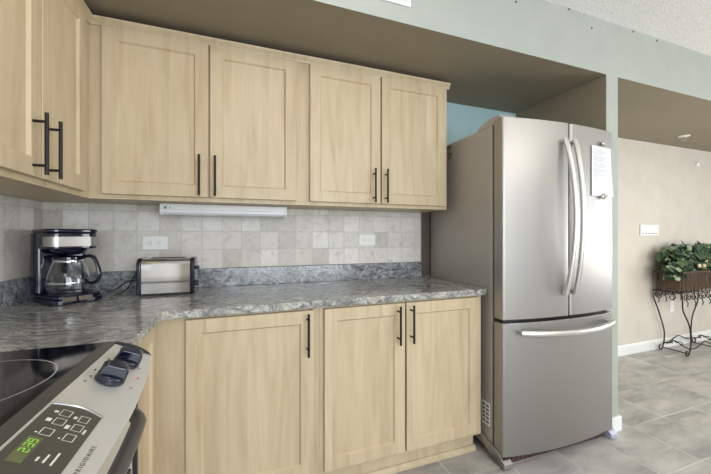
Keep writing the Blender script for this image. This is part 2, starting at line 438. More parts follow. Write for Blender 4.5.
# ------------------------------------------------------------------ cabinets
def shaker(bm, plane, a0, a1, z0, z1, off, th=0.020, fr=0.056):
    """shaker door. plane 'y': spans x a0..a1, outer face at y=off (facing -y); plane 'x': spans y, outer face x=off (facing +x)"""
    def P(a, d, z):
        return (a, off + d, z) if plane == 'y' else (off - d, a, z)
    def quad(*ps): bm.faces.new([bm.verts.new(P(*p)) for p in ps])
    i = 0.007  # chamfer into the panel
    O = [(a0, z0), (a1, z0), (a1, z1), (a0, z1)]
    e = 0.002
    Oe = [(a0 + e, z0 + e), (a1 - e, z0 + e), (a1 - e, z1 - e), (a0 + e, z1 - e)]
    I = [(a0 + fr, z0 + fr), (a1 - fr, z0 + fr), (a1 - fr, z1 - fr), (a0 + fr, z1 - fr)]
    J = [(a0 + fr + i, z0 + fr + i), (a1 - fr - i, z0 + fr + i), (a1 - fr - i, z1 - fr - i), (a0 + fr + i, z1 - fr - i)]
    loops = [[(p, th) for p in O], [(p, e) for p in O], [(p, 0) for p in Oe], [(p, 0) for p in I], [(p, 0.0095) for p in J]]
    V = [[bm.verts.new(P(p[0], d, p[1])) for p, d in L] for L in loops]
    for A, B in zip(V, V[1:]):
        for k in range(4): bm.faces.new((A[k], A[(k + 1) % 4], B[(k + 1) % 4], B[k]))
    bm.faces.new(V[-1]); bm.faces.new(V[0][::-1])

def bar_handle(parent, plane, a, z0, z1, off, root, r=0.0055, out=0.034):
    """T-bar pull: bar plus two posts"""
    bm = BM()
    def P(a_, d, z): return (a_, off - d, z) if plane == 'y' else (off + d, a_, z)
    tube(bm, [P(a, out, z0), P(a, out, z1)], r, 14)
    for z in (z0 + 0.028, z1 - 0.028): tube(bm, [P(a, 0, z), P(a, out, z)], r * 0.8, 10)
    return part('handle', bm, 'black_bar', parent, smooth=True, world=True)

def door(root, plane, a0, a1, z0, z1, off, handle=None, hz=None):
    bm = BM(); shaker(bm, plane, a0, a1, z0, z1, off)
    d = part('door', bm, 'wood', root, world=True)
    if handle is not None: bar_handle(d, plane, handle, hz[0], hz[1], off, root)
    return d

UZ0, UZ1, UY = 1.366, 2.133, -0.285
def carcass_upper(root, plane, a0, a1, st0=0.036, st1=0.036):
    """box with recessed underside and a face frame"""
    bm = BM(); t = 0.016
    def bx(A0, A1, D0, D1, Z0, Z1):   # D measured out from the wall
        if plane == 'y': box(bm, A0, A1, -D1, -D0, Z0, Z1)
        else: box(bm, D0, D1, A0, A1, Z0, Z1)
    D = -UY
    bx(a0, a0 + t, 0.009, D, UZ0, UZ1); bx(a1 - t, a1, 0.009, D, UZ0, UZ1)
    bx(a0 + t, a1 - t, 0.009, D - 0.019, UZ0 + 0.001, UZ0 + 0.026); bx(a0 + t, a1 - t, 0.009, D, UZ1 - t, UZ1)
    bx(a0 + t, a1 - t, 0.009, 0.015, UZ0 + 0.026, UZ1 - t)
    bx(a0 + t, a1 - t, D - 0.019, D, UZ0, UZ0 + 0.035)
    bx(a0 + t, a0 + st0, D - 0.019, D, UZ0 + 0.035, UZ1 - t); bx(a1 - st1, a1 - t, D - 0.019, D, UZ0 + 0.035, UZ1 - t)
    return part('cabinet_body', bm, 'wood', root, world=True)

HZ = (1.391, 1.583)
DY = UY - 0.020
# corner cabinet and its single door
c1 = thing('upper_cabinet', 'maple wall cabinet with one shaker door, in the corner above the coffee maker and toaster', 'cabinet', (0.55, 0, UZ0))
carcass_upper(c1, 'y', 0.012, 0.7685, st0=0.324)
door(c1, 'y', 0.3375, 0.764, 1.386, 2.122, DY, 0.727, HZ)
c2 = thing('upper_cabinet', 'maple wall cabinet with one shaker door, above the white under-cabinet light', 'cabinet', (1.0, 0, UZ0))
carcass_upper(c2, 'y', 0.7695, 1.245, st1=0.09)
door(c2, 'y', 0.772, 1.1885, 1.386, 2.122, DY, 0.796, HZ)
c3 = thing('upper_cabinet', 'maple wall cabinet with two shaker doors, beside the fridge at the end of the row', 'cabinet', (1.69, 0, UZ0))
carcass_upper(c3, 'y', 1.246, 2.139, st1=0.06)
door(c3, 'y', 1.260, 1.673, 1.386, 2.122, DY, 1.628, HZ)
door(c3, 'y', 1.681, 2.118, 1.386, 2.122, DY, 1.703, HZ)
c4 = thing('upper_cabinet', 'maple wall cabinet with two shaker doors on the left wall, above the range', 'cabinet', (0, -0.75, UZ0))
carcass_upper(c4, 'x', -1.09, -0.286, st1=0.09)
door(c4, 'x', -0.6875, -0.365, 1.386, 2.122, 0.305, -0.656, HZ)
door(c4, 'x', -1.07, -0.6935, 1.386, 2.122, 0.305, -0.741, HZ)
# small crown along the tops
def crown(parent, plane, a0, a1, ret=False):
    bm = BM()
    prof = [(0.0, UZ1 - 0.008), (0.006, UZ1 - 0.008), (0.010, UZ1 + 0.002), (0.022, UZ1 + 0.016), (0.024, UZ1 + 0.024), (0.0, UZ1 + 0.024)]
    if plane == 'y': prism(bm, [(UY - p[0], p[1]) for p in prof], a0, a1, 'x')
    else: prism(bm, [(-UY + p[0], p[1]) for p in prof], a0, a1, 'y')
    if ret: prism(bm, [(2.139 + p[0] * 0.6, p[1]) for p in prof], UY, -0.005, 'y')
    return part('crown_moulding', bm, 'wood', parent, world=True)
crown(c1, 'y', 0.286, 0.7685); crown(c2, 'y', 0.769, 1.2455); crown(c3, 'y', 1.246, 2.153, True); crown(c4, 'x', -1.09, -0.286)

# base cabinets
BY, BZ0, BZ1 = -0.575, 0.115, 0.879
def base_cab(root, a0, a1, plane='y', left_end=False, right_end=False, kick=True):
    bm = BM(); D = -BY; t = 0.016
    def bx(A0, A1, D0, D1, Z0, Z1):
        if plane == 'y': box(bm, A0, A1, -D1, -D0, Z0, Z1)
        else: box(bm, D0, D1, A0, A1, Z0, Z1)
    bx(a0, a0 + t, 0.01, D, BZ0, BZ1); bx(a1 - t, a1, 0.01, D, BZ0, BZ1)
    bx(a0 + t, a1 - t, 0.01, D - 0.02, BZ0, BZ0 + t); bx(a0 + t, a1 - t, 0.01, 0.018, BZ0 + t, BZ1)
    bx(a0 + t, a1 - t, D - 0.019, D, BZ1 - 0.04, BZ1); bx(a0 + t, a1 - t, D - 0.019, D, BZ0, BZ0 + 0.035)
    bx(a0 + t, a0 + 0.036, D - 0.019, D, BZ0 + 0.035, BZ1 - 0.04); bx(a1 - 0.05, a1 - t, D - 0.019, D, BZ0 + 0.035, BZ1 - 0.04)
    part('cabinet_body', bm, 'wood', root, world=True)
    bm = BM(); 
    if plane == 'y':
        box(bm, a0, a1 - (0.006 if right_end else 0), BY + 0.055, BY + 0.075, 0.0, BZ0)
    else: box(bm, D - 0.075, D - 0.055, a0, a1, 0.0, BZ0)
    tk = part('toe_kick', bm, 'wood', root, world=True)
    if plane == 'y':
        bm = BM(); prism(bm, [(BY + 0.055, 0), (BY + 0.036, 0), (BY + 0.038, 0.014), (BY + 0.047, 0.026), (BY + 0.055, 0.028)], a0, a1, 'x')
        part('shoe_moulding', bm, 'wood', tk, world=True)
BD = BY - 0.020
HB = (0.676, 0.862)
b1 = thing('base_cabinet', 'maple base cabinet with one wide shaker door, near the inner corner of the counter', 'cabinet', (0.93, 0, 0))
base_cab(b1, 0.70, 1.2445)
door(b1, 'y', 0.704, 1.214, 0.135, 0.871, BD, 1.185, HB)
b2 = thing('base_cabinet', 'maple base cabinet with two shaker doors, beside the fridge', 'cabinet', (1.7, 0, 0))
base_cab(b2, 1.2455, 2.152, right_end=True)
door(b2, 'y', 1.264, 1.673, 0.135, 0.871, BD, 1.631, HB)
door(b2, 'y', 1.682, 2.120, 0.135, 0.871, BD, 1.704, HB)
b3 = thing('base_cabinet', 'maple corner base cabinet with plain filler, tucked beside the range', 'cabinet', (0.3, -0.6, 0))
bm = BM(); box(bm, 0.012, 0.585, -0.975, -0.012, BZ0, BZ1); box(bm, 0.585, 0.6995, BY, BY + 0.02, BZ0, BZ1)
part('cabinet_body', bm, 'wood', b3, world=True)
bm = BM(); shaker(bm, 'x', -0.97, -0.60, 0.135, 0.871, 0.605); part('door', bm, 'wood', b3, world=True)
bm = BM(); box(bm, 0.51, 0.53, -0.975, BY + 0.055, 0, BZ0); box(bm, 0.51, 0.6995, BY + 0.055, BY + 0.075, 0, BZ0)
part('toe_kick', bm, 'wood', b3, world=True)

# ------------------------------------------------------------------ countertop
ct = thing('countertop', 'polished grey speckled granite countertop, L-shaped, running from the range to the fridge', 'countertop', (0, 0, 0.88))
X1, DC, DL, YE = 2.172, -0.605, 0.622, -0.978
bm = BM()
prism(bm, [(0.002, -0.002), (0.002, YE), (DL, YE), (DL, DC - 0.03), (DL + 0.012, DC - 0.007), (DL + 0.035, DC), (X1 - 0.006, DC), (X1, DC + 0.006), (X1, -0.002)], 0.8805, 0.914, 'z')
part('slab', bm, 'granite', ct, bevel=0.007, seg=3, world=True, smooth=True)
bm = BM(); box(bm, 0.022, 2.119, -0.021, -0.001, 0.9142, 1.017); box(bm, 0.002, 0.022, YE, -0.001, 0.9142, 1.017)
part('backsplash', bm, 'granite_sky_tint', ct, bevel=0.002, world=True)

# ------------------------------------------------------------------ refrigerator
SX = 0.426
FR = (2.178, -0.705, 0); FA = R(-1.1)
fr = thing('refrigerator', 'tall stainless steel french door refrigerator with bottom freezer drawer, at the end of the counter', 'refrigerator', FR, FA)
FW = 0.825; FT = 1.818
def bowy(x, b_=0.036): t = 2 * x / FW - 1; return -b_ * (1 - t * t)
def door_outline(x0, x1, back=0.062, rl=0.012, rr=0.012, n=14):
    pts = [(x0, back)]
    for k in range(5):
        a = k / 4 * math.pi / 2; pts.append((x0 + rl * (1 - math.sin(a)) if False else x0 + rl - rl * math.cos(a), bowy(x0 + rl) + rl - rl * math.sin(a)))
    for k in range(1, n):
        x = x0 + rl + (x1 - rr - x0 - rl) * k / n; pts.append((x, bowy(x)))
    for k in range(5):
        a = math.pi / 2 - k / 4 * math.pi / 2; pts.append((x1 - rr + rr * math.cos(a), bowy(x1 - rr) + rr - rr * math.sin(a)))
    pts.append((x1, back)); return pts
bm = BM(); box(bm, 0.002, 0.805, 0.078, 0.685, 0.045, 1.795); part('cabinet_body', bm, 'fridge_side', fr, bevel=0.004)
bm = BM(); box(bm, 0.012, 0.80, 0.0625, 0.0775, 0.07, 1.785); box(bm, SX - 0.02, SX + 0.02, 0.02, 0.062, 0.77, 1.80); box(bm, 0.02, 0.775, 0.02, 0.062, 0.7485, 0.7645); part('door_gasket', bm, 'gasket', fr)
def fridge_door(x0, x1, z0, z1, name):
    bm = BM(); prism(bm, door_outline(x0, x1), z0, z1); return part(name, bm, 'steel', fr, bevel=0.003, smooth=True)
dl = fridge_door(0, SX - 0.004, 0.765, FT, 'door'); drr = fridge_door(SX + 0.004, FW, 0.765, FT, 'door')
dz = fridge_door(0, FW, 0.056, 0.748, 'freezer_drawer')
def bowed_handle(parent, x, lean, z0, z1):
    bm = BM(); pts = []; n = 26
    for k in range(n + 1):
        t = k / n; z = z0 + (z1 - z0) * t; s = math.sin(math.pi * t)
        pts.append((x + lean * s, bowy(x) - 0.018 - 0.056 * s ** 0.8, z))
    tube(bm, pts, 0.012, 14, rx=0.0155, up=(0, -1, 0))
    for z, q in ((z0 + 0.012, pts[1]), (z1 - 0.012, pts[-2])): tube(bm, [(x, bowy(x) + 0.003, z), (q[0], q[1], z)], 0.010, 10)
    return part('handle', bm, 'handle_steel', parent, smooth=True)
bowed_handle(dl, 0.373, 0.004, 0.885, 1.722)
bowed_handle(drr, 0.443, -0.012, 0.885, 1.722)
bm = BM(); pts = []
for k in range(27):
    t = k / 26; x = 0.080 + 0.688 * t; s = math.sin(math.pi * t)
    pts.append((x, bowy(x) - 0.030 - 0.045 * s ** 0.7, 0.703 - 0.006 * s))
tube(bm, pts, 0.012, 14, rx=0.017, up=(0, -1, 0))
for x, q in ((0.095, pts[1]), (0.752, pts[-2])): tube(bm, [(x, bowy(x) + 0.003, 0.703), (x, q[1] + 0.002, 0.703)], 0.012, 10)
part('handle', bm, 'handle_steel', dz, smooth=True)
# recessed lip pockets above the drawer handle
bm = BM(); prism(bm, [(p[0], p[1] - 0.0012) for p in door_outline(0.072, 0.770, back=0.02)][1:-1] , 0.744, 0.7465); part('drawer_lip', bm, 'handle_steel', dz)
# hinge covers
for hx in (0.008, 0.69):
    bm = BM(); prism(bm, [(0.02, FT - 0.001), (0.03, FT + 0.022), (0.115, FT + 0.022), (0.20, FT - 0.004), (0.20, 1.796), (0.066, 1.796), (0.066, FT - 0.001)], hx, hx + 0.11, 'x')
    part('hinge_cover', bm, flat('hinge_cover_grey', (0.40, 0.37, 0.33), 0.45), fr, bevel=0.004)
# base grille and feet
bm = BM(); box(bm, 0.06, 0.76, 0.012, 0.03, 0.010, 0.050)  # grille set forward, its dark colour doubling as shade under the drawer
for k in range(22): box(bm, 0.07 + k * 0.03, 0.085 + k * 0.03, 0.008, 0.0125, 0.014, 0.044)
part('base_grille', bm, 'maroon', fr)
for x0, x1, mt in ((-0.008, 0.046, 'steel'), (0.779, 0.833, 'foot')):
    bm = BM()
    prism(bm, [(0.075, 0.050), (0.02, 0.050), (-0.006, 0.046), (-0.022, 0.036), (-0.026, 0.014), (-0.018, 0.008), (0.075, 0.008)], x0, x1, 'x')
    xa, xb = (x0, 0.0) if x0 < 0 else (0.825, x1)
    prism(bm, [(0.20, 0.115), (0.17, 0.120), (0.03, 0.075), (0.0, 0.052), (0.0, 0.012), (0.05, 0.010), (0.19, 0.085)], xa, xb - 0.0005 if x0 < 0 else xb, 'x')
    lathe(bm, [(0.014, 0.0), (0.014, 0.0085)], ((x0 + x1) / 2, 0.01, 0), 16)
    part('foot', bm, mt, fr, bevel=0.004, seg=3)
bm = BM()
for x0 in (0.05, 0.67): lathe(bm, [(0.02, 0), (0.02, 0.03)], (x0, 0.6, 0.021), 16, axis='x')
box(bm, 0.03, 0.75, 0.56, 0.64, 0.02, 0.046); part('roller', bm, 'black_matte', fr)
# vented sticker on the side
bm = BM(); box(bm, 0.0002, 0.0018, 0.092, 0.155, 0.165, 0.290)
stk = part('side_vent_cover', bm, 'plastic_white', fr, label='white slotted vent cover')
bm = BM()
for k in range(5):
    for a in (0.099, 0.128): box(bm, -0.0006, 0.0004, a, a + 0.021, 0.178 + k * 0.022, 0.190 + k * 0.022)
part('vent_slots', bm, 'plastic_dark', stk)

# paper and magnets on the right door (door-local frame = fridge frame)
def fl(x, y, z): return MW[fr.name] @ Vector((x, y, z))
nt_ = thing('notice_sheet', 'white printed notice sheet hanging on the right fridge door', 'paper', tuple(fl(0.695, bowy(0.695) - 0.004, 1.43)), FA)
def sheet(bm, x0, x1, z0, z1, dy, nx=8, nz=8, curl=True):
    g = []
    for j in range(nz + 1):
        row = []
        for i in range(nx + 1):
            u = i / nx; vv = j / nz; x = x0 + (x1 - x0) * u; z = z0 + (z1 - z0) * vv
            y = bowy(0.695 + x) - bowy(0.695) + dy - (0.012 * (u ** 2) * (1 - vv) ** 2 if curl else 0)
            row.append(bm.verts.new((x + (0.006 * u * (1 - vv) if curl else 0), y, z)))
        g.append(row)
    for j in range(nz):
        for i in range(nx): bm.faces.new((g[j][i], g[j][i + 1], g[j + 1][i + 1], g[j + 1][i]))
bm = BM(); sheet(bm, -0.094, 0.096, 0.0, 0.285, -0.0005)
ps = part('sheet', bm, 'paper', nt_); md = ps.modifiers.new('thick', 'SOLIDIFY'); md.thickness = 0.0006
bm = BM(); zz = 0.262; rnd = random.Random(3)
for para in (4, 4, 3, 3, 2):
    for k in range(para):
        L = rnd.uniform(0.10, 0.155) if k < para - 1 else rnd.uniform(0.03, 0.09)
        sheet(bm, -0.078, -0.078 + L, zz, zz + 0.0016, -0.0014 - 0.004 * (1 - zz / 0.285), 4, 1, False); zz -= 0.0085
    zz -= 0.006
o = part('printed_lines', bm, 'print_grey', ps); 
def clip_magnet(z, label, flip):
    t = thing('magnet_clip', label, 'magnet', tuple(fl(0.701, bowy(0.701) - 0.001, z)), FA, 'magnets holding the notice on the fridge door')
    bm = BM(); lathe(bm, [(0.004, 0.004), (0.014, 0.0), (0.016, -0.006), (0.012, -0.011), (0.003, -0.013)], (0, -0.006, 0), 20, axis='y'); part('magnet_disc', bm, 'magnet', t, smooth=True)
    bm = BM(); s = -1 if flip else 1
    for q in (-1, 1):
        tube(bm, smooth_path([(0, -0.018, 0.0), (q * 0.012, -0.019, -s * 0.008), (q * 0.022, -0.018, -s * 0.004), (q * 0.024, -0.017, s * 0.006)], 4), 0.0022, 6)
    tube(bm, [(0, -0.018, -0.02 * s), (0, -0.02, 0.012 * s)], 0.003, 6)
    part('clip_arms', bm, 'magnet', t, smooth=True)
clip_magnet(1.732, 'pewter clip magnet at the top edge of the notice sheet', False)
clip_magnet(1.428, 'pewter clip magnet at the bottom edge of the notice sheet', True)
# curled brass hook on the fridge side
for k, (yy, zz, lb) in enumerate(((0.455, 1.757, 'small curled brass magnet high on the fridge side, the upper of the two'), (0.445, 1.712, 'small curled brass magnet high on the fridge side, the lower of the two'))):
    t = thing('curled_magnet', lb, 'magnet', tuple(fl(0.0015, yy, zz)), FA, 'curled brass magnets on the fridge side')
    bm = BM(); tube(bm, smooth_path([(-0.004, -0.022, 0.012), (-0.010, 0.0, 0.020), (-0.012, 0.020, 0.008), (-0.012, 0.016, -0.010), (-0.010, 0.0, -0.012), (-0.008, -0.002, 0.002)], 5), 0.0042, 8)
    part('scroll', bm, 'brass', t, smooth=True)
    bm = BM(); lathe(bm, [(0.010, 0), (0.010, -0.006)], (0, 0, 0), 14, axis='x'); part('magnet_disc', bm, 'brass', t)

# ------------------------------------------------------------------ range
rg = thing('range', 'stainless slide-in electric range with black glass cooktop and front controls', 'range', (0.35, -1.365, 0))
RY0, RY1 = -1.745, -0.985
RYC = (RY0 + RY1) / 2
O_ = Vector((0.592, 0, 0.918)); S_ = Vector((0.105, 0, -0.053)); n_ = Vector((0.053, 0, 0.105)).normalized()
def PP(s, y, h=0.0): q = O_ + S_ * s + n_ * h; return (q.x, y, q.z)
def s_edge(y): return 1.0 - 0.27 * abs((y - RYC) / 0.38) ** 2.2
bm = BM(); box(bm, 0.03, 0.60, RY0 + 0.003, RY1 - 0.003, 0.05, 0.905); box(bm, 0.06, 0.56, RY0 + 0.03, RY1 - 0.03, 0.0, 0.05)
part('range_body', bm, 'black_matte', rg, world=True)
bm = BM(); box(bm, 0.028, 0.566, RY0, RY1, 0.906, 0.9215); ck = part('cooktop_glass', bm, 'glass_top', rg, bevel=0.002, world=True)
for bx_, by_, br in ((0.405, -1.205, 0.140), (0.405, -1.55, 0.115), (0.17, -1.19, 0.09), (0.17, -1.54, 0.115)):
    bm = BM()
    n = 64
    a = [bm.verts.new((bx_ + (br - 0.0022) * math.cos(2 * math.pi * k / n), by_ + (br - 0.0022) * math.sin(2 * math.pi * k / n), 0.9219)) for k in range(n)]
    c = [bm.verts.new((bx_ + br * math.cos(2 * math.pi * k / n), by_ + br * math.sin(2 * math.pi * k / n), 0.9219)) for k in range(n)]
    for k in range(n): bm.faces.new((a[k], a[(k + 1) % n], c[(k + 1) % n], c[k]))
    part('burner_ring', bm, 'ring', ck, world=True)
# dark trim strip between glass and panel
bm = BM(); prism(bm, [(0.567, 0.9065), (0.567, 0.9225), (0.591, 0.9195), (0.591, 0.9065)], RY0, RY1, 'y'); part('cooktop_trim', bm, 'rim', rg, world=True)
# panel: ruled surface with bowed front edge
bm = BM(); top = []; bot = []; n = 40
for k in range(n + 1):
    y = RY0 + 0.012 + (RY1 - RY0 - 0.024) * k / n
    row = [bm.verts.new(PP(s, y)) for s in (0.0, 0.5, s_edge(y))]
    q = PP(s_edge(y) + 0.03, y); row.append(bm.verts.new((q[0] + 0.001, y, q[2] - 0.006)))
    row.append(bm.verts.new((q[0] - 0.004, y, q[2] - 0.020)))
    row.append(bm.verts.new((0.600, y, q[2] - 0.022))); row.append(bm.verts.new((0.592, y, 0.84)))
    top.append(row)
for a, c in zip(top, top[1:]):
    for i in range(7): bm.faces.new((a[i], a[(i + 1) % 7], c[(i + 1) % 7], c[i]))
bm.faces.new(top[0][::-1]); bm.faces.new(top[-1])
part('control_panel', bm, 'steel_range', rg, smooth=True, world=True)
# black end caps
for ys, sg in ((RY1, -1), (RY0, 1)):
    bm = BM(); prof = []
    for k in range(11):
        s = -0.06 + (s_edge(ys) + 0.06 + 0.03) * k / 10; h = -0.001 + 0.010 * math.sin(math.pi * k / 10) ** 0.7
        q = PP(s, 0, h); prof.append((q[0], q[2]))
    prof += [(prof[-1][0] - 0.002, 0.85), (0.575, 0.85)]
    prism(bm, prof, ys, ys + sg * 0.013, 'y'); part('panel_end_cap', bm, 'black_matte', rg, bevel=0.003, seg=2, smooth=True, world=True)
# keypad
bm = BM(); KY0, KY1 = -1.66, -1.325
out = [(0.045, KY0), (0.72, KY0)] + [(0.72 - 0.675 * k / 10, KY1 + 0.010 * math.sin(math.pi * k / 10) - 0.006 * (1 - k / 10)) for k in range(11)]
a = [bm.verts.new(PP(s, y, 0.0030)) for s, y in out]; c = [bm.verts.new(PP(s, y, -0.001)) for s, y in out]
bm.faces.new(a); 
for k in range(len(out)): bm.faces.new((a[k], a[(k + 1) % len(out)], c[(k + 1) % len(out)], c[k]))
kp = part('keypad', bm, 'keypad', rg, world=True)
bm = BM(); tube(bm, [PP(s, y + 0.002, 0.002) for s, y in out[2:]], 0.0032, 8); part('keypad_lip', bm, 'chrome', kp, smooth=True, world=True)
def pad(bm, s0, s1, y0, y1, h=0.0034):
    bm.faces.new([bm.verts.new(PP(s, y, h)) for s, y in ((s0, y0), (s1, y0), (s1, y1), (s0, y1))])
def pad_frame(bm, s0, s1, y0, y1):
    tw = 0.010; ty = 0.0011
    pad(bm, s0, s1, y0, y0 + ty); pad(bm, s0, s1, y1 - ty, y1); pad(bm, s0, s0 + tw, y0, y1); pad(bm, s1 - tw, s1, y0, y1)
bm = BM(); pad(bm, 0.146, 0.304, -1.470, -1.414); lc = part('clock_display', bm, 'lcd', rg, world=True)
# 2:39 in seven segments (text runs along +y, up is towards smaller s)
SEG = {'2': 'abged', '3': 'abgcd', '9': 'abcdfg'}
def digit(bm, ch, y, s_top, s_bot, wd, th=0.0016):
    sm = (s_top + s_bot) / 2; ts = th / 0.1176
    seg = {'a': (s_top, s_top + ts, y, y + wd), 'g': (sm - ts / 2, sm + ts / 2, y, y + wd), 'd': (s_bot - ts, s_bot, y, y + wd),
           'f': (s_top, sm, y, y + th), 'e': (sm, s_bot, y, y + th), 'b': (s_top, sm, y + wd - th, y + wd), 'c': (sm, s_bot, y + wd - th, y + wd)}
    for q in SEG[ch]: pad(bm, *seg[q], h=0.0040)
bm = BM(); digit(bm, '2', -1.4495, 0.175, 0.280, 0.0075); digit(bm, '3', -1.4375, 0.175, 0.280, 0.0075); digit(bm, '9', -1.4275, 0.175, 0.280, 0.0075)
pad(bm, 0.20, 0.215, -1.4405, -1.4392, 0.004); pad(bm, 0.245, 0.26, -1.4405, -1.4392, 0.004)
part('clock_digits', bm, 'digit', lc, world=True)
def key(s0, s1, y0, y1, framed=True):
    bm = BM()
    if framed: pad_frame(bm, s0, s1, y0, y1)
    else: pad(bm, s0, s1, y0, y1)
    bmesh.ops.remove_doubles(bm, verts=bm.verts, dist=1e-6)
    part('key_outline' if framed else 'key_caption', bm, 'print_white', kp, world=True)
for s0, yy in ((0.225, -1.352), (0.235, -1.377), (0.205, -1.407)): key(s0, s0 + 0.135, yy, yy + 0.018)
for s0, yy in ((0.478, -1.357), (0.478, -1.382), (0.478, -1.409)): key(s0, s0 + 0.125, yy, yy + 0.018)
for q in ((0.150, 0.200, -1.347, -1.341), (0.145, 0.205, -1.373, -1.364), (0.160, 0.185, -1.405, -1.402), (0.41, 0.45, -1.352, -1.345), (0.40, 0.45, -1.381, -1.371),
          (0.63, 0.66, -1.385, -1.373), (0.43, 0.455, -1.407, -1.404), (0.40, 0.423, -1.460, -1.451), (0.475, 0.498, -1.461, -1.443), (0.56, 0.583, -1.463, -1.436)):
    key(*q, framed=False)
for k in range(9):
    yy = -1.50 - 0.024 * (k // 3); s0 = 0.2 + 0.17 * (k % 3); key(s0, s0 + 0.12, yy - 0.018, yy)
# maker lettering
def panel_text(name, txt, s, y, size, mat, parent, h=0.0012):
    cu = bpy.data.curves.new(name, 'FONT'); cu.body = txt; cu.size = size; cu.space_character = 1.42; cu.align_x = 'RIGHT'; cu.extrude = 0.0001
    tmp = bpy.data.objects.new('lettering_source', cu); COL.objects.link(tmp); bpy.context.view_layer.update()
    me = bpy.data.meshes.new_from_object(tmp); bpy.data.objects.remove(tmp); me.materials.clear(); me.materials.append(M[mat])
    up = -(S_.normalized()); rt = Vector((0, 1, 0)); nn = rt.cross(up)
    mt = Matrix((rt, up, nn)).transposed().to_4x4(); mt.translation = Vector(PP(s, y, h))
    me.transform(MW[rg.name].inverted() @ mt)
    o = bpy.data.objects.new(name, me); COL.objects.link(o); o.parent = parent
    return o
panel_text('maker_lettering', 'FRIGIDAIRE', 0.885, -1.402, 0.0092, 'print_dark', rg)
# knobs
def knob(s, y, rot):
    bm = BM()
    lathe(bm, [(0.0285, 0.0), (0.0285, 0.005), (0.0275, 0.010), (0.0265, 0.015), (0.015, 0.017), (0.002, 0.0175)], n=32)
    prism(bm, [(-0.027, 0.010), (-0.025, 0.030), (-0.018, 0.036), (0.018, 0.036), (0.025, 0.030), (0.027, 0.010)], -0.0135, 0.0135, 'y')
    up = -(S_.normalized()); rt = Vector((0, 1, 0)); nn = rt.cross(up)
    mt = Matrix((rt, up, nn)).transposed().to_4x4(); mt.translation = Vector(PP(s, y, 0.0005)); mt = mt @ Matrix.Rotation(rot, 4, 'Z')
    bm.transform(mt); k_ = part('knob', bm, 'black_gloss', rg, bevel=0.0035, seg=3, smooth=True, world=True)
    bm = BM(); box(bm, -0.025, 0.025, 0.0125, 0.0145, 0.024, 0.029); bm.transform(mt)
    part('chrome_stripe', bm, 'chrome', k_, bevel=0.0008, world=True)
for s, y in ((0.43, -1.19), (0.46, -1.095), (0.43, -1.70)): knob(s, y, R(-80))
for s, y, dy in ((0.10, -1.17, 0.008), (0.13, -1.10, 0.006), (0.13, -1.20, 0.006), (0.80, -1.20, 0.005), (0.72, -1.10, 0.005), (0.12, -1.225, 0.006)):
    bm = BM(); pad(bm, s, s + 0.03, y, y + dy, 0.0012); part('knob_marking', bm, 'print_dark', rg, world=True)
bm = BM(); pad(bm, 0.80, 0.84, -1.150, -1.143, 0.0012); part('indicator_mark', bm, 'print_red', rg, world=True, label='small red mark')
# oven door with vents and handle
DX = 0.650
bm = BM(); pf = []
for k in range(21):
    y = RY0 + 0.012 + (RY1 - RY0 - 0.024) * k / 20; pf.append((DX - 0.030 * abs((y - RYC) / 0.38) ** 2.2 + 0.008, y))
prism(bm, [(0.603, RY0 + 0.012)] + pf + [(0.603, RY1 - 0.012)], 0.20, 0.825)
od = part('oven_door', bm, 'steel_range', rg, bevel=0.004, smooth=True, world=True)
bm = BM(); 
for k in range(9):
    y = RY0 + 0.08 + 0.07 * k; box(bm, 0.6425, 0.6475, y, y + 0.05, 0.8252, 0.8262)
part('vent_slots', bm, 'gasket', od, world=True)
bm = BM(); box(bm, 0.654, 0.6605, RY0 + 0.14, RY1 - 0.14, 0.36, 0.66); part('oven_window', bm, 'glass_top', od, bevel=0.002, world=True)
bm = BM(); pts = []
for k in range(41):
    t = k / 40; y = RY1 - 0.125 + (RY0 - RY1 + 0.25) * t; s = min(1.0, math.sin(math.pi * t) * 2.4); s = math.sin(s * math.pi / 2)
    pts.append((0.648 + 0.034 * s + 0.012 * math.sin(math.pi * t), y, 0.790 - 0.004 * s))
tube(bm, pts, 0.012, 16, rx=0.015, up=(0, 0, 1)); hd = part('handle', bm, 'rim', od, smooth=True, world=True)
for ys in (RY1 - 0.0112, RY0 + 0.0002):
    bm = BM(); box(bm, 0.601, 0.640, ys, ys + 0.011, 0.06, 0.852); part('side_trim', bm, 'black_matte', rg, world=True)
bm = BM(); box(bm, 0.603, 0.640, RY0 + 0.012, RY1 - 0.012, 0.055, 0.19); part('storage_drawer', bm, 'steel_range', rg, bevel=0.004, world=True)

# ------------------------------------------------------------------ coffee maker
cm = thing('coffee_maker', 'glossy black drip coffee maker with glass carafe, in the corner of the counter', 'coffee maker', (0.178, -0.215, 0.914), R(40))
def rrect(x0, x1, y0, y1, r, n=6, corners=(1, 1, 1, 1)):
    pts = []
    for (cx_, cy_, a0, on) in ((x1 - r, y1 - r, 0, corners[0]), (x0 + r, y1 - r, 90, corners[1]), (x0 + r, y0 + r, 180, corners[2]), (x1 - r, y0 + r, 270, corners[3])):
        for k in range(n + 1):
            a = R(a0 + 90 * k / n); pts.append((cx_ + r * math.cos(a), cy_ + r * math.sin(a)))
    return pts
bm = BM(); prism(bm, rrect(-0.092, 0.105, -0.125, 0.10, 0.05), 0.0, 0.022); prism(bm, rrect(-0.088, 0.10, -0.118, 0.098, 0.05), 0.022, 0.036)
base = part('base', bm, 'black_gloss', cm, bevel=0.004, smooth=True)
bm = BM(); lathe(bm, [(0.066, 0.036), (0.066, 0.040), (0.058, 0.041)], (0.0, -0.035, 0), 36); part('warming_plate', bm, 'black_matte', base, smooth=True)
bm = BM()
for x0, x1 in ((-0.052, -0.004), (0.004, 0.052)):
    prism(bm, [(x0, -0.1265), (x1, -0.1265), (x1, -0.110), (x0, -0.110)], 0.012, 0.031)
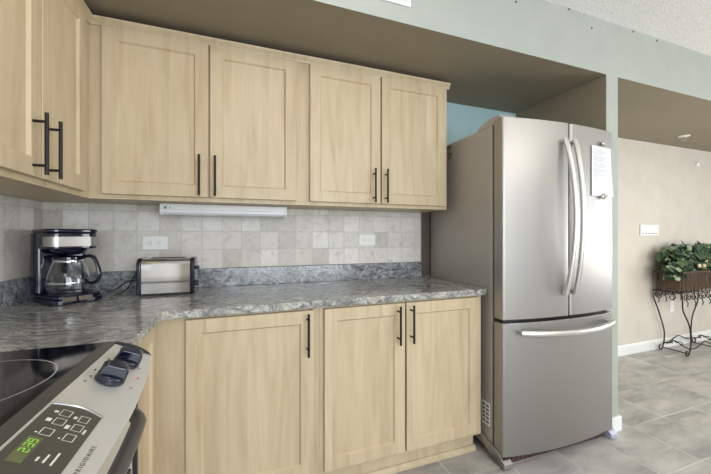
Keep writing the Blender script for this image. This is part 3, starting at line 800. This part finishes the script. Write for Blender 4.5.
part('button_panel', bm, 'bronze_pad', base, bevel=0.002)
bm = BM(); prism(bm, rrect(-0.092, 0.092, 0.035, 0.10, 0.02), 0.036, 0.30); part('water_tank', bm, 'black_gloss', cm, bevel=0.004, smooth=True)
bm = BM(); prism(bm, rrect(-0.092, 0.092, -0.098, 0.034, 0.045), 0.232, 0.30)
hdd = part('brew_head', bm, 'black_gloss', cm, bevel=0.004, smooth=True)
bm = BM(); prism(bm, rrect(-0.094, 0.094, -0.101, 0.102, 0.045), 0.3005, 0.317); part('lid', bm, 'black_gloss', cm, bevel=0.005, smooth=True)
bm = BM()
o_pts = [p for p in rrect(-0.093, 0.093, -0.0995, 0.034, 0.045, 8) if p[1] < -0.03]
ins = [(p[0] * 0.97, p[1] + 0.003) for p in o_pts]
prism(bm, o_pts + ins[::-1], 0.243, 0.284); part('metal_band', bm, 'brushed_band', hdd, smooth=True)
bm = BM(); lathe(bm, [(0.066, 0.2315), (0.062, 0.222), (0.05, 0.208), (0.03, 0.2045)], (0, -0.035, 0), 32); part('filter_basket', bm, 'black_gloss', cm, smooth=True)
# carafe: glass wall with thickness, lid, handle
ca = thing('carafe', 'clear glass coffee carafe with black handle, sitting in the coffee maker', 'carafe', tuple(MW[cm.name] @ Vector((0, -0.035, 0.0412))), R(-10))
bm = BM()
prof_o = [(0.055, 0.0), (0.068, 0.004), (0.0735, 0.020), (0.075, 0.042), (0.0725, 0.070), (0.065, 0.098), (0.056, 0.122), (0.0500, 0.136), (0.0515, 0.143)]
prof_i = [(r - 0.0025, max(h, 0.003)) for r, h in prof_o][::-1]
lathe(bm, prof_o + prof_i, (0, 0, 0), 48); part('glass_body', bm, 'glass', ca, smooth=True)
bm = BM(); lathe(bm, [(0.048, 0.1435), (0.055, 0.145), (0.055, 0.154), (0.042, 0.159), (0.01, 0.1605)], (0, 0, 0), 36); part('carafe_lid', bm, 'black_gloss', ca, smooth=True)
for prof in ([(0.0515, 0.132), (0.0535, 0.134), (0.0535, 0.141), (0.052, 0.143)], [(0.0750, 0.040), (0.0762, 0.042), (0.0762, 0.046), (0.0750, 0.048)]):
    bm = BM(); lathe(bm, prof, (0, 0, 0), 40, closed=False); part('carafe_band', bm, 'chrome', ca, smooth=True)
bm = BM()
tube(bm, smooth_path([(0.048, -0.005, 0.149), (0.078, -0.01, 0.158), (0.104, -0.014, 0.152), (0.120, -0.016, 0.118), (0.128, -0.017, 0.080), (0.120, -0.016, 0.050), (0.098, -0.013, 0.040), (0.074, -0.009, 0.046)], 5), 0.0075, 12, rx=0.011)
part('handle', bm, 'black_gloss', ca, smooth=True)
# power cords on the counter
bm = BM(); tube(bm, smooth_path([(0.30, -0.10, 0.925), (0.345, -0.14, 0.945), (0.38, -0.09, 0.972), (0.42, -0.035, 0.968), (0.46, -0.03, 0.955)], 6), 0.0032, 8)
tag(part('power_cord', bm, 'black_matte', smooth=True), 'black power cord looping from the coffee maker towards the toaster', 'cord')
bm = BM(); tube(bm, smooth_path([(0.345, -0.16, 0.918), (0.36, -0.12, 0.92), (0.375, -0.06, 0.94), (0.395, -0.03, 1.0), (0.43, -0.028, 1.02), (0.455, -0.06, 0.95)], 6), 0.0028, 8)
tag(part('power_cord', bm, 'black_matte', smooth=True), 'thin black cord rising behind the left end of the toaster', 'cord')

# ------------------------------------------------------------------ toaster
ts = thing('toaster', 'small two-slice toaster with mirror-bright chrome sides and black ends', 'toaster', (0.573, -0.160, 0.914), R(0))
def tprof(w_, h0, h1, r): # outline in (y,z)
    pts = []
    for cy_, cz_, a0 in ((w_ - r, h1 - r, 0), (-w_ + r, h1 - r, 90)):
        for k in range(9): a = R(a0 + 90 * k / 8); pts.append((cy_ + r * math.cos(a), cz_ + r * math.sin(a)))
    pts += [(-w_, h0), (w_, h0)]; return pts
bm = BM(); prism(bm, tprof(0.070, 0.012, 0.178, 0.032), -0.103, 0.103, 'x'); part('shell', bm, 'chrome', ts, smooth=True)
for sg in (-1, 1):
    bm = BM(); prism(bm, tprof(0.073, 0.006, 0.181, 0.034), sg * 0.103, sg * 0.124, 'x'); e_ = part('end_cap', bm, 'black_gloss', ts, bevel=0.006, seg=3, smooth=True)
    if sg == 1:
        bm = BM(); box(bm, 0.1235, 0.138, -0.022, 0.022, 0.118, 0.134); part('lever', bm, 'black_matte', e_, bevel=0.004)
        bm = BM(); lathe(bm, [(0.014, 0.1235), (0.014, 0.134), (0.011, 0.137)], (0, -0.035, 0.05), 20, axis='x'); part('dial', bm, 'black_matte', e_, smooth=True)
bm = BM(); box(bm, -0.1030, 0.1030, -0.068, 0.068, 0.004, 0.0118); part('base', bm, 'black_matte', ts)
for sy in (-0.026, 0.026): bm = BM(); box(bm, -0.075, 0.075, sy - 0.013, sy + 0.013, 0.1765, 0.1790); part('bread_slot', bm, 'black_matte', ts)
for x in (-0.09, 0.09):
    for y in (-0.05, 0.05): bm = BM(); lathe(bm, [(0.008, 0.0), (0.008, 0.0045)], (x, y, 0), 12); part('foot', bm, 'black_matte', ts)

# ------------------------------------------------------------------ wall outlets, under-cabinet light
def outlet(name, label, x, z, y0, horizontal=True, group='outlets over the counter'):
    t = thing(name, label, 'outlet', (x, y0, z), 0, group)
    W, H = (0.118, 0.072) if horizontal else (0.072, 0.118)
    bm = BM(); box(bm, -W / 2, W / 2, -0.006, -0.0002, -H / 2, H / 2); p = part('cover_plate', bm, 'plastic_white', t, bevel=0.003)
    for s in (-1, 1):
        bm = BM(); cx_, cz_ = (s * 0.0195, 0) if horizontal else (0, s * 0.0195)
        prism(bm, [(cx_ + a, cz_ + b_) for a, b_ in rrect(-0.0165, 0.0165, -0.0165, 0.0165, 0.008, 4)], -0.0075, -0.0058, 'y')
        for q in (-1, 1):
            if horizontal: box(bm, cx_ - 0.001, cx_ + 0.006, -0.0079, -0.0074, q * 0.0065 - 0.0012, q * 0.0065 + 0.0012, 1)
            else: box(bm, q * 0.0065 - 0.0012, q * 0.0065 + 0.0012, -0.0079, -0.0074, cz_ - 0.001, cz_ + 0.006, 1)
        box(bm, cx_ - 0.011, cx_ - 0.007, -0.0079, -0.0074, -0.002 + cz_, 0.002 + cz_, 1)
        part('receptacle', bm, ['plastic_white', 'plastic_dark'], p)
    return t
outlet('wall_outlet', 'white horizontal double outlet on the tiles above the toaster', 0.483, 1.163, -0.008)
outlet('wall_outlet', 'white horizontal double outlet on the tiles between the toaster and the fridge', 1.709, 1.174, -0.008)
outlet('wall_outlet', 'white upright outlet low on the beige wall behind the plant stand', 5.36, 0.43, YF, False, None)

ul = thing('under_cabinet_light', 'long white fluorescent light fixed beneath the maple wall cabinets', 'light fixture', (0.845, -0.12, 1.31))
bm = BM(); box(bm, 0.530, 1.160, -0.150, -0.045, 1.335, 1.3655); part('housing', bm, 'plastic_white', ul, bevel=0.003, world=True)
bm = BM(); prism(bm, [(-0.150, 1.3345), (-0.150, 1.322), (-0.140, 1.312), (-0.055, 1.308), (-0.045, 1.318), (-0.045, 1.3345)], 0.545, 1.145, 'x'); part('diffuser', bm, 'diffuser', ul, world=True)
for x0, x1 in ((0.530, 0.5445), (1.1455, 1.160)):
    bm = BM(); prism(bm, [(-0.152, 1.3345), (-0.152, 1.320), (-0.140, 1.308), (-0.055, 1.305), (-0.043, 1.316), (-0.043, 1.3345)], x0, x1, 'x'); part('end_cap', bm, 'plastic_white', ul, bevel=0.002, world=True)
bm = BM(); box(bm, 0.550, 0.562, -0.1535, -0.150, 1.338, 1.350); box(bm, 0.575, 0.579, -0.1530, -0.150, 1.340, 1.348); part('switch', bm, 'print_grey', ul, world=True)

# vent grille on the soffit front
vg = thing('vent_grille', 'white rectangular vent cover on the pale soffit face above the cabinets', 'vent', (1.45, YS, 2.262))
bm = BM(); box(bm, 1.33, 1.652, YS - 0.008, YS - 0.0005, 2.263, 2.415); fm = part('frame', bm, 'plastic_white', vg, bevel=0.003, world=True)
bm = BM()
for k in range(7):
    z = 2.283 + k * 0.017; prism(bm, [(YS - 0.008, z + 0.010), (YS - 0.015, z), (YS - 0.013, z - 0.001), (YS - 0.008, z + 0.007)], 1.345, 1.63, 'x')
part('slats', bm, 'plastic_white', vg, world=True)
# tiny hooks
for x, z, lb in ((2.29, 2.448, 'tiny dark screw in the pale soffit face above the fridge, left of its fellow'), (2.875, 2.437, 'tiny dark screw in the pale soffit face above the fridge doors'),
                 (2.685, 2.503, 'tiny dark nail at the popcorn ceiling edge above the fridge'), (3.255, 2.497, 'tiny dark nail at the popcorn ceiling edge above the partition'), (3.50, 2.490, 'tiny dark nail at the popcorn ceiling edge, farthest right of the row')):
    bm = BM(); lathe(bm, [(0.0045, 0.0), (0.0045, -0.004), (0.002, -0.006)], (x, YS - 0.0002, z), 12, axis='y'); tag(part('wall_screw', bm, 'iron'), lb, 'screw', 'screws along the soffit face')

# room beyond: switch panel, sensor, sprinkler
sw = thing('switch_panel', 'wide white wall plate on the beige wall up above the plant stand', 'switch plate', (4.965, YF, 1.255))
bm = BM(); box(bm, 4.815, 5.115, YF - 0.012, YF - 0.0005, 1.205, 1.318); pl = part('cover_plate', bm, 'plastic_white', sw, bevel=0.004, world=True)
bm = BM()
for k in range(6): box(bm, 4.835 + k * 0.045, 4.862 + k * 0.045, YF - 0.0145, YF - 0.012, 1.222, 1.234)
part('button', bm, 'print_grey', pl, world=True)
bm = BM(); lathe(bm, [(0.028, 0.0), (0.028, -0.010), (0.018, -0.018), (0.003, -0.02)], (5.845, YF - 0.0005, 2.02), 20, axis='y'); tag(part('wall_sensor', bm, 'plastic_white', smooth=True), 'small round cream sensor high on the beige wall', 'sensor')
sp = thing('fire_sprinkler', 'small ceiling sprinkler head under the taupe dropped ceiling', 'sprinkler', (5.034, -0.12, ZS))
bm = BM(); lathe(bm, [(0.045, -0.0005), (0.043, -0.006), (0.02, -0.012)], n=24); part('escutcheon', bm, 'plastic_white', sp, smooth=True)
bm = BM(); lathe(bm, [(0.008, -0.012), (0.008, -0.03)], n=12); lathe(bm, [(0.020, -0.040), (0.020, -0.042)], n=16)
for q in (-1, 1): tube(bm, [(0.006 * q, 0, -0.028), (0.014 * q, 0, -0.034), (0.004 * q, 0, -0.041)], 0.002, 6)
part('sprinkler_head', bm, 'magnet', sp)

# ------------------------------------------------------------------ plant stand, basket, ivy
SXa, SXb, SYa, SYb, SZ = 5.125, 5.655, -0.120, 0.095, 0.64
st = thing('plant_stand', 'scrolled wrought iron plant stand against the beige wall', 'plant stand', (5.39, 0, 0))
bm = BM()
TXa, TXb, TYa, TYb = SXa - 0.15, SXb + 0.15, SYa - 0.01, SYb + 0.01
ry = 0.006
for z in (SZ, SZ + 0.19):
    loop = [(TXa, TYa, z), (TXb, TYa, z), (TXb, TYb, z), (TXa, TYb, z)]
    for i in range(4): tube(bm, [loop[i], loop[(i + 1) % 4]], ry if z == SZ else 0.004, 8)
for i in range(13):
    x = TXa + (TXb - TXa) * i / 12
    for y in (TYa, TYb): tube(bm, [(x, y, SZ), (x, y, SZ + 0.19)], 0.0025, 6)
    tube(bm, [(x, TYa, SZ), (x, TYb, SZ)], 0.0025, 6)
for y in [TYa + (TYb - TYa) * j / 4 for j in range(5)]:
    for x in (TXa, TXb): tube(bm, [(x, y, SZ), (x, y, SZ + 0.19)], 0.0025, 6)
part('tray_frame', bm, 'iron', st, smooth=True, world=True)
def spiral(c, r0, a0, turns, plane, sgn=1, n=18):
    out_ = []
    for k in range(n + 1):
        t = k / n; a = a0 + sgn * turns * 2 * math.pi * t; r = r0 * (1 - 0.75 * t)
        u, v = r * math.cos(a), r * math.sin(a)
        out_.append((c[0] + u, c[1], c[2] + v) if plane == 'x' else (c[0], c[1] + u, c[2] + v))
    return out_
for lx, ly, tx, ty in ((SXa, SYa, TXa, TYa), (SXa, SYb, TXa, TYb), (SXb, SYa, TXb, TYa), (SXb, SYb, TXb, TYb)):
    sg = 1 if lx == SXa else -1
    bm = BM()
    path = smooth_path([(tx, ty, SZ), (tx + sg * 0.01, ty, 0.56), (tx + sg * 0.05, ty * 0.9, 0.46), (tx + sg * 0.13, (ty + ly) / 2, 0.32), (tx + sg * 0.17, ly, 0.20), (lx + sg * 0.02, ly, 0.10), (lx - sg * 0.004, ly, 0.035), (lx - sg * 0.035, ly, 0.008), (lx - sg * 0.062, ly, 0.028), (lx - sg * 0.055, ly, 0.055), (lx - sg * 0.035, ly, 0.052)], 5)
    tube(bm, path, 0.0065, 8)
    part('leg', bm, 'iron', st, smooth=True, world=True)
for x in (SXa + 0.01, SXb - 0.01):
    bm = BM(); tube(bm, smooth_path([(x, SYa, 0.07), (x, SYa + 0.05, 0.085), (x, 0.0, 0.12), (x, SYb - 0.05, 0.085), (x, SYb, 0.07)], 5), 0.0055, 8)
    ss_ = part('side_stretcher', bm, 'iron', st, smooth=True, world=True)
    for c, a, s_ in ((-0.045, 0, 1), (0.02, math.pi, -1)):
        bm = BM(); tube(bm, spiral((x, c, 0.10), 0.028, a, 0.9, 'y', s_), 0.0042, 6); part('scroll', bm, 'iron', ss_, smooth=True, world=True)
    bm = BM(); tube(bm, [(x, SYa, 0.022), (x, SYb, 0.022)], 0.0055, 8); part('floor_bar', bm, 'iron', st, smooth=True, world=True)
for y in (SYa, SYb):
    bm = BM(); tube(bm, smooth_path([(SXa, y, 0.07), (SXa + 0.12, y, 0.075), (5.39, y, 0.12), (SXb - 0.12, y, 0.075), (SXb, y, 0.07)], 5), 0.0055, 8)
    part('long_stretcher', bm, 'iron', st, smooth=True, world=True)
for y in (TYa, TYb):
    for i in range(6):
        cx_ = TXa + 0.09 + i * (TXb - TXa - 0.18) / 5
        for q in (-1, 1):
            bm = BM(); tube(bm, spiral((cx_ + q * 0.026, y, SZ - 0.050), 0.034, math.pi / 2, 1.0, 'x', -q), 0.0045, 6); part('scroll', bm, 'iron', st, smooth=True, world=True)
        bm = BM(); tube(bm, smooth_path([(cx_, y, SZ), (cx_ - 0.012, y, SZ - 0.06), (cx_ + 0.014, y, SZ - 0.11), (cx_, y, SZ - 0.14)], 4), 0.004, 6); part('drop', bm, 'iron', st, smooth=True, world=True)
for x in (TXa, TXb):
    for c, s_ in ((-0.05, 1), (0.05, -1)):
        bm = BM(); tube(bm, spiral((x, c, SZ - 0.05), 0.036, math.pi / 2, 1.0, 'y', s_), 0.0045, 6); part('scroll', bm, 'iron', st, smooth=True, world=True)

bk = thing('basket', 'long brown wicker basket in the iron stand, filled with ivy', 'basket', (5.39, -0.015, SZ + 0.008))
bm = BM(); z0, z1 = 0.003, 0.185; L, W = 0.39, 0.085
def ringz(l, w_, z): return [bm.verts.new((sx * l, sy * w_, z)) for sx, sy in ((-1, -1), (1, -1), (1, 1), (-1, 1))]
r = [ringz(L * 0.94, W * 0.85, z0), ringz(L, W, z1), ringz(L - 0.012, W - 0.012, z1), ringz(L * 0.94 - 0.012, W * 0.85 - 0.012, z0 + 0.012)]
bm.faces.new(r[0][::-1]); bm.faces.new(r[-1])
for a, c in zip(r, r[1:]):
    for k in range(4): bm.faces.new((a[k], a[(k + 1) % 4], c[(k + 1) % 4], c[k]))
part('basket_body', bm, 'wicker', bk)
bm = BM()
for j in range(9):
    z = z0 + 0.01 + j * 0.02; f = 0.94 + 0.06 * (z - z0) / (z1 - z0); g = 0.85 + 0.15 * (z - z0) / (z1 - z0)
    lo = [(-L * f, -W * g, z), (L * f, -W * g, z), (L * f, W * g, z), (-L * f, W * g, z), (-L * f, -W * g, z)]
    for p, q in zip(lo, lo[1:]):
        k_ = 24; tube(bm, [Vector(p).lerp(Vector(q), t / k_) + Vector((0, 0, 0.002 * (-1) ** t)) for t in range(k_ + 1)], 0.0048, 6)
for i in range(26):
    x = -L + 2 * L * i / 25
    for s in (-1, 1): tube(bm, [(x * 0.94, s * (W * 0.85 + 0.004), z0), (x, s * (W + 0.005), z1)], 0.0035, 5)
part('wicker_strands', bm, 'wicker', bk, smooth=True)
bm = BM(); lo = [(-L, -W, z1), (L, -W, z1), (L, W, z1), (-L, W, z1), (-L, -W, z1)]
for p, q in zip(lo, lo[1:]): tube(bm, [p, q], 0.010, 8)
part('rim', bm, 'wicker', bk, smooth=True)
iv = thing('ivy_plant', 'leafy dark green ivy spilling over the brown wicker basket', 'plant', (5.39, -0.015, SZ + 0.16))
rnd = random.Random(11)
bm = BM(); fb = BM()
def leaf(c, size, nrm, roll):
    nrm = Vector(nrm).normalized(); ref = Vector((0, 0, 1)) if abs(nrm.z) < 0.9 else Vector((1, 0, 0))
    u = nrm.cross(ref).normalized(); v = nrm.cross(u)
    u, v = u * math.cos(roll) + v * math.sin(roll), v * math.cos(roll) - u * math.sin(roll)
    prof = [(0, -0.5, 0), (0.22, -0.42, 0.05), (0.34, -0.10, 0.02), (0.22, 0.16, 0.04), (0.13, 0.42, -0.04), (0, 0.75, -0.14), (-0.13, 0.42, -0.04), (-0.22, 0.16, 0.04), (-0.34, -0.10, 0.02), (-0.22, -0.42, 0.05)]
    vs = [bm.verts.new(Vector(c) + (u * a + v * b_ + nrm * h) * size) for a, b_, h in prof]
    m0 = bm.verts.new(Vector(c) - nrm * 0.06 * size)
    for i in range(len(vs)): bm.faces.new((m0, vs[i], vs[(i + 1) % len(vs)]))
stems = []
for i in range(52):
    a = rnd.uniform(0, 2 * math.pi); x0 = rnd.uniform(-0.36, 0.36)
    reach = rnd.uniform(0.04, 0.14)
    ex = x0 + math.cos(a) * reach * 1.7; ey = math.sin(a) * reach * 0.8 - 0.01
    ey = max(-0.16, min(0.105, ey))
    top = rnd.uniform(0.08, 0.30); droop = rnd.uniform(-0.05, 0.10)
    stems.append([(x0, 0, -0.03), ((x0 + ex) / 2, ey / 2, top), (ex, ey, top * 0.7 + droop * 0.4)])
for i in range(14):
    x0 = -0.34 + rnd.uniform(-0.02, 0.1); stems.append([(x0, -0.03, 0.02), (x0 - 0.07, -0.06, 0.10), (x0 - 0.13 - rnd.uniform(0, .05), -0.08 + rnd.uniform(-.03, .06), 0.03 + rnd.uniform(-0.06, 0.05))])
for s in stems:
    p = smooth_path(s, 5); tube(fb, p, 0.0018, 5)
    for q in p[2:]:
        for _ in range(2):
            c = Vector(q) + Vector((rnd.uniform(-.025, .025), rnd.uniform(-.02, .02), rnd.uniform(-.015, .02)))
            c.y = min(c.y, 0.105)
            leaf(c, rnd.uniform(0.045, 0.08), (rnd.uniform(-.8, .5), rnd.uniform(-1.2, 0.1), rnd.uniform(0.1, 1.1)), rnd.uniform(0, 6.28))
o = part('foliage', bm, 'leaf', iv); part('stems', fb, flat('ivy_stem', (0.10, 0.12, 0.05), 0.6), iv)
bm = BM()
for c in ((-0.06, -0.09, 0.095), (0.05, -0.08, 0.09), (0.2, -0.09, 0.03), (-0.27, 0.02, 0.16), (0.14, -0.06, 0.13)):
    for k in range(6):
        a = k * math.pi / 3; lathe(bm, [(0.002, -0.010), (0.011, 0.0), (0.008, 0.008), (0.001, 0.012)], (c[0] + 0.014 * math.cos(a), c[1], c[2] + 0.012 * math.sin(a)), 8)
part('blossoms', bm, 'ivory', iv, smooth=True, label='cream coloured dried blossoms')
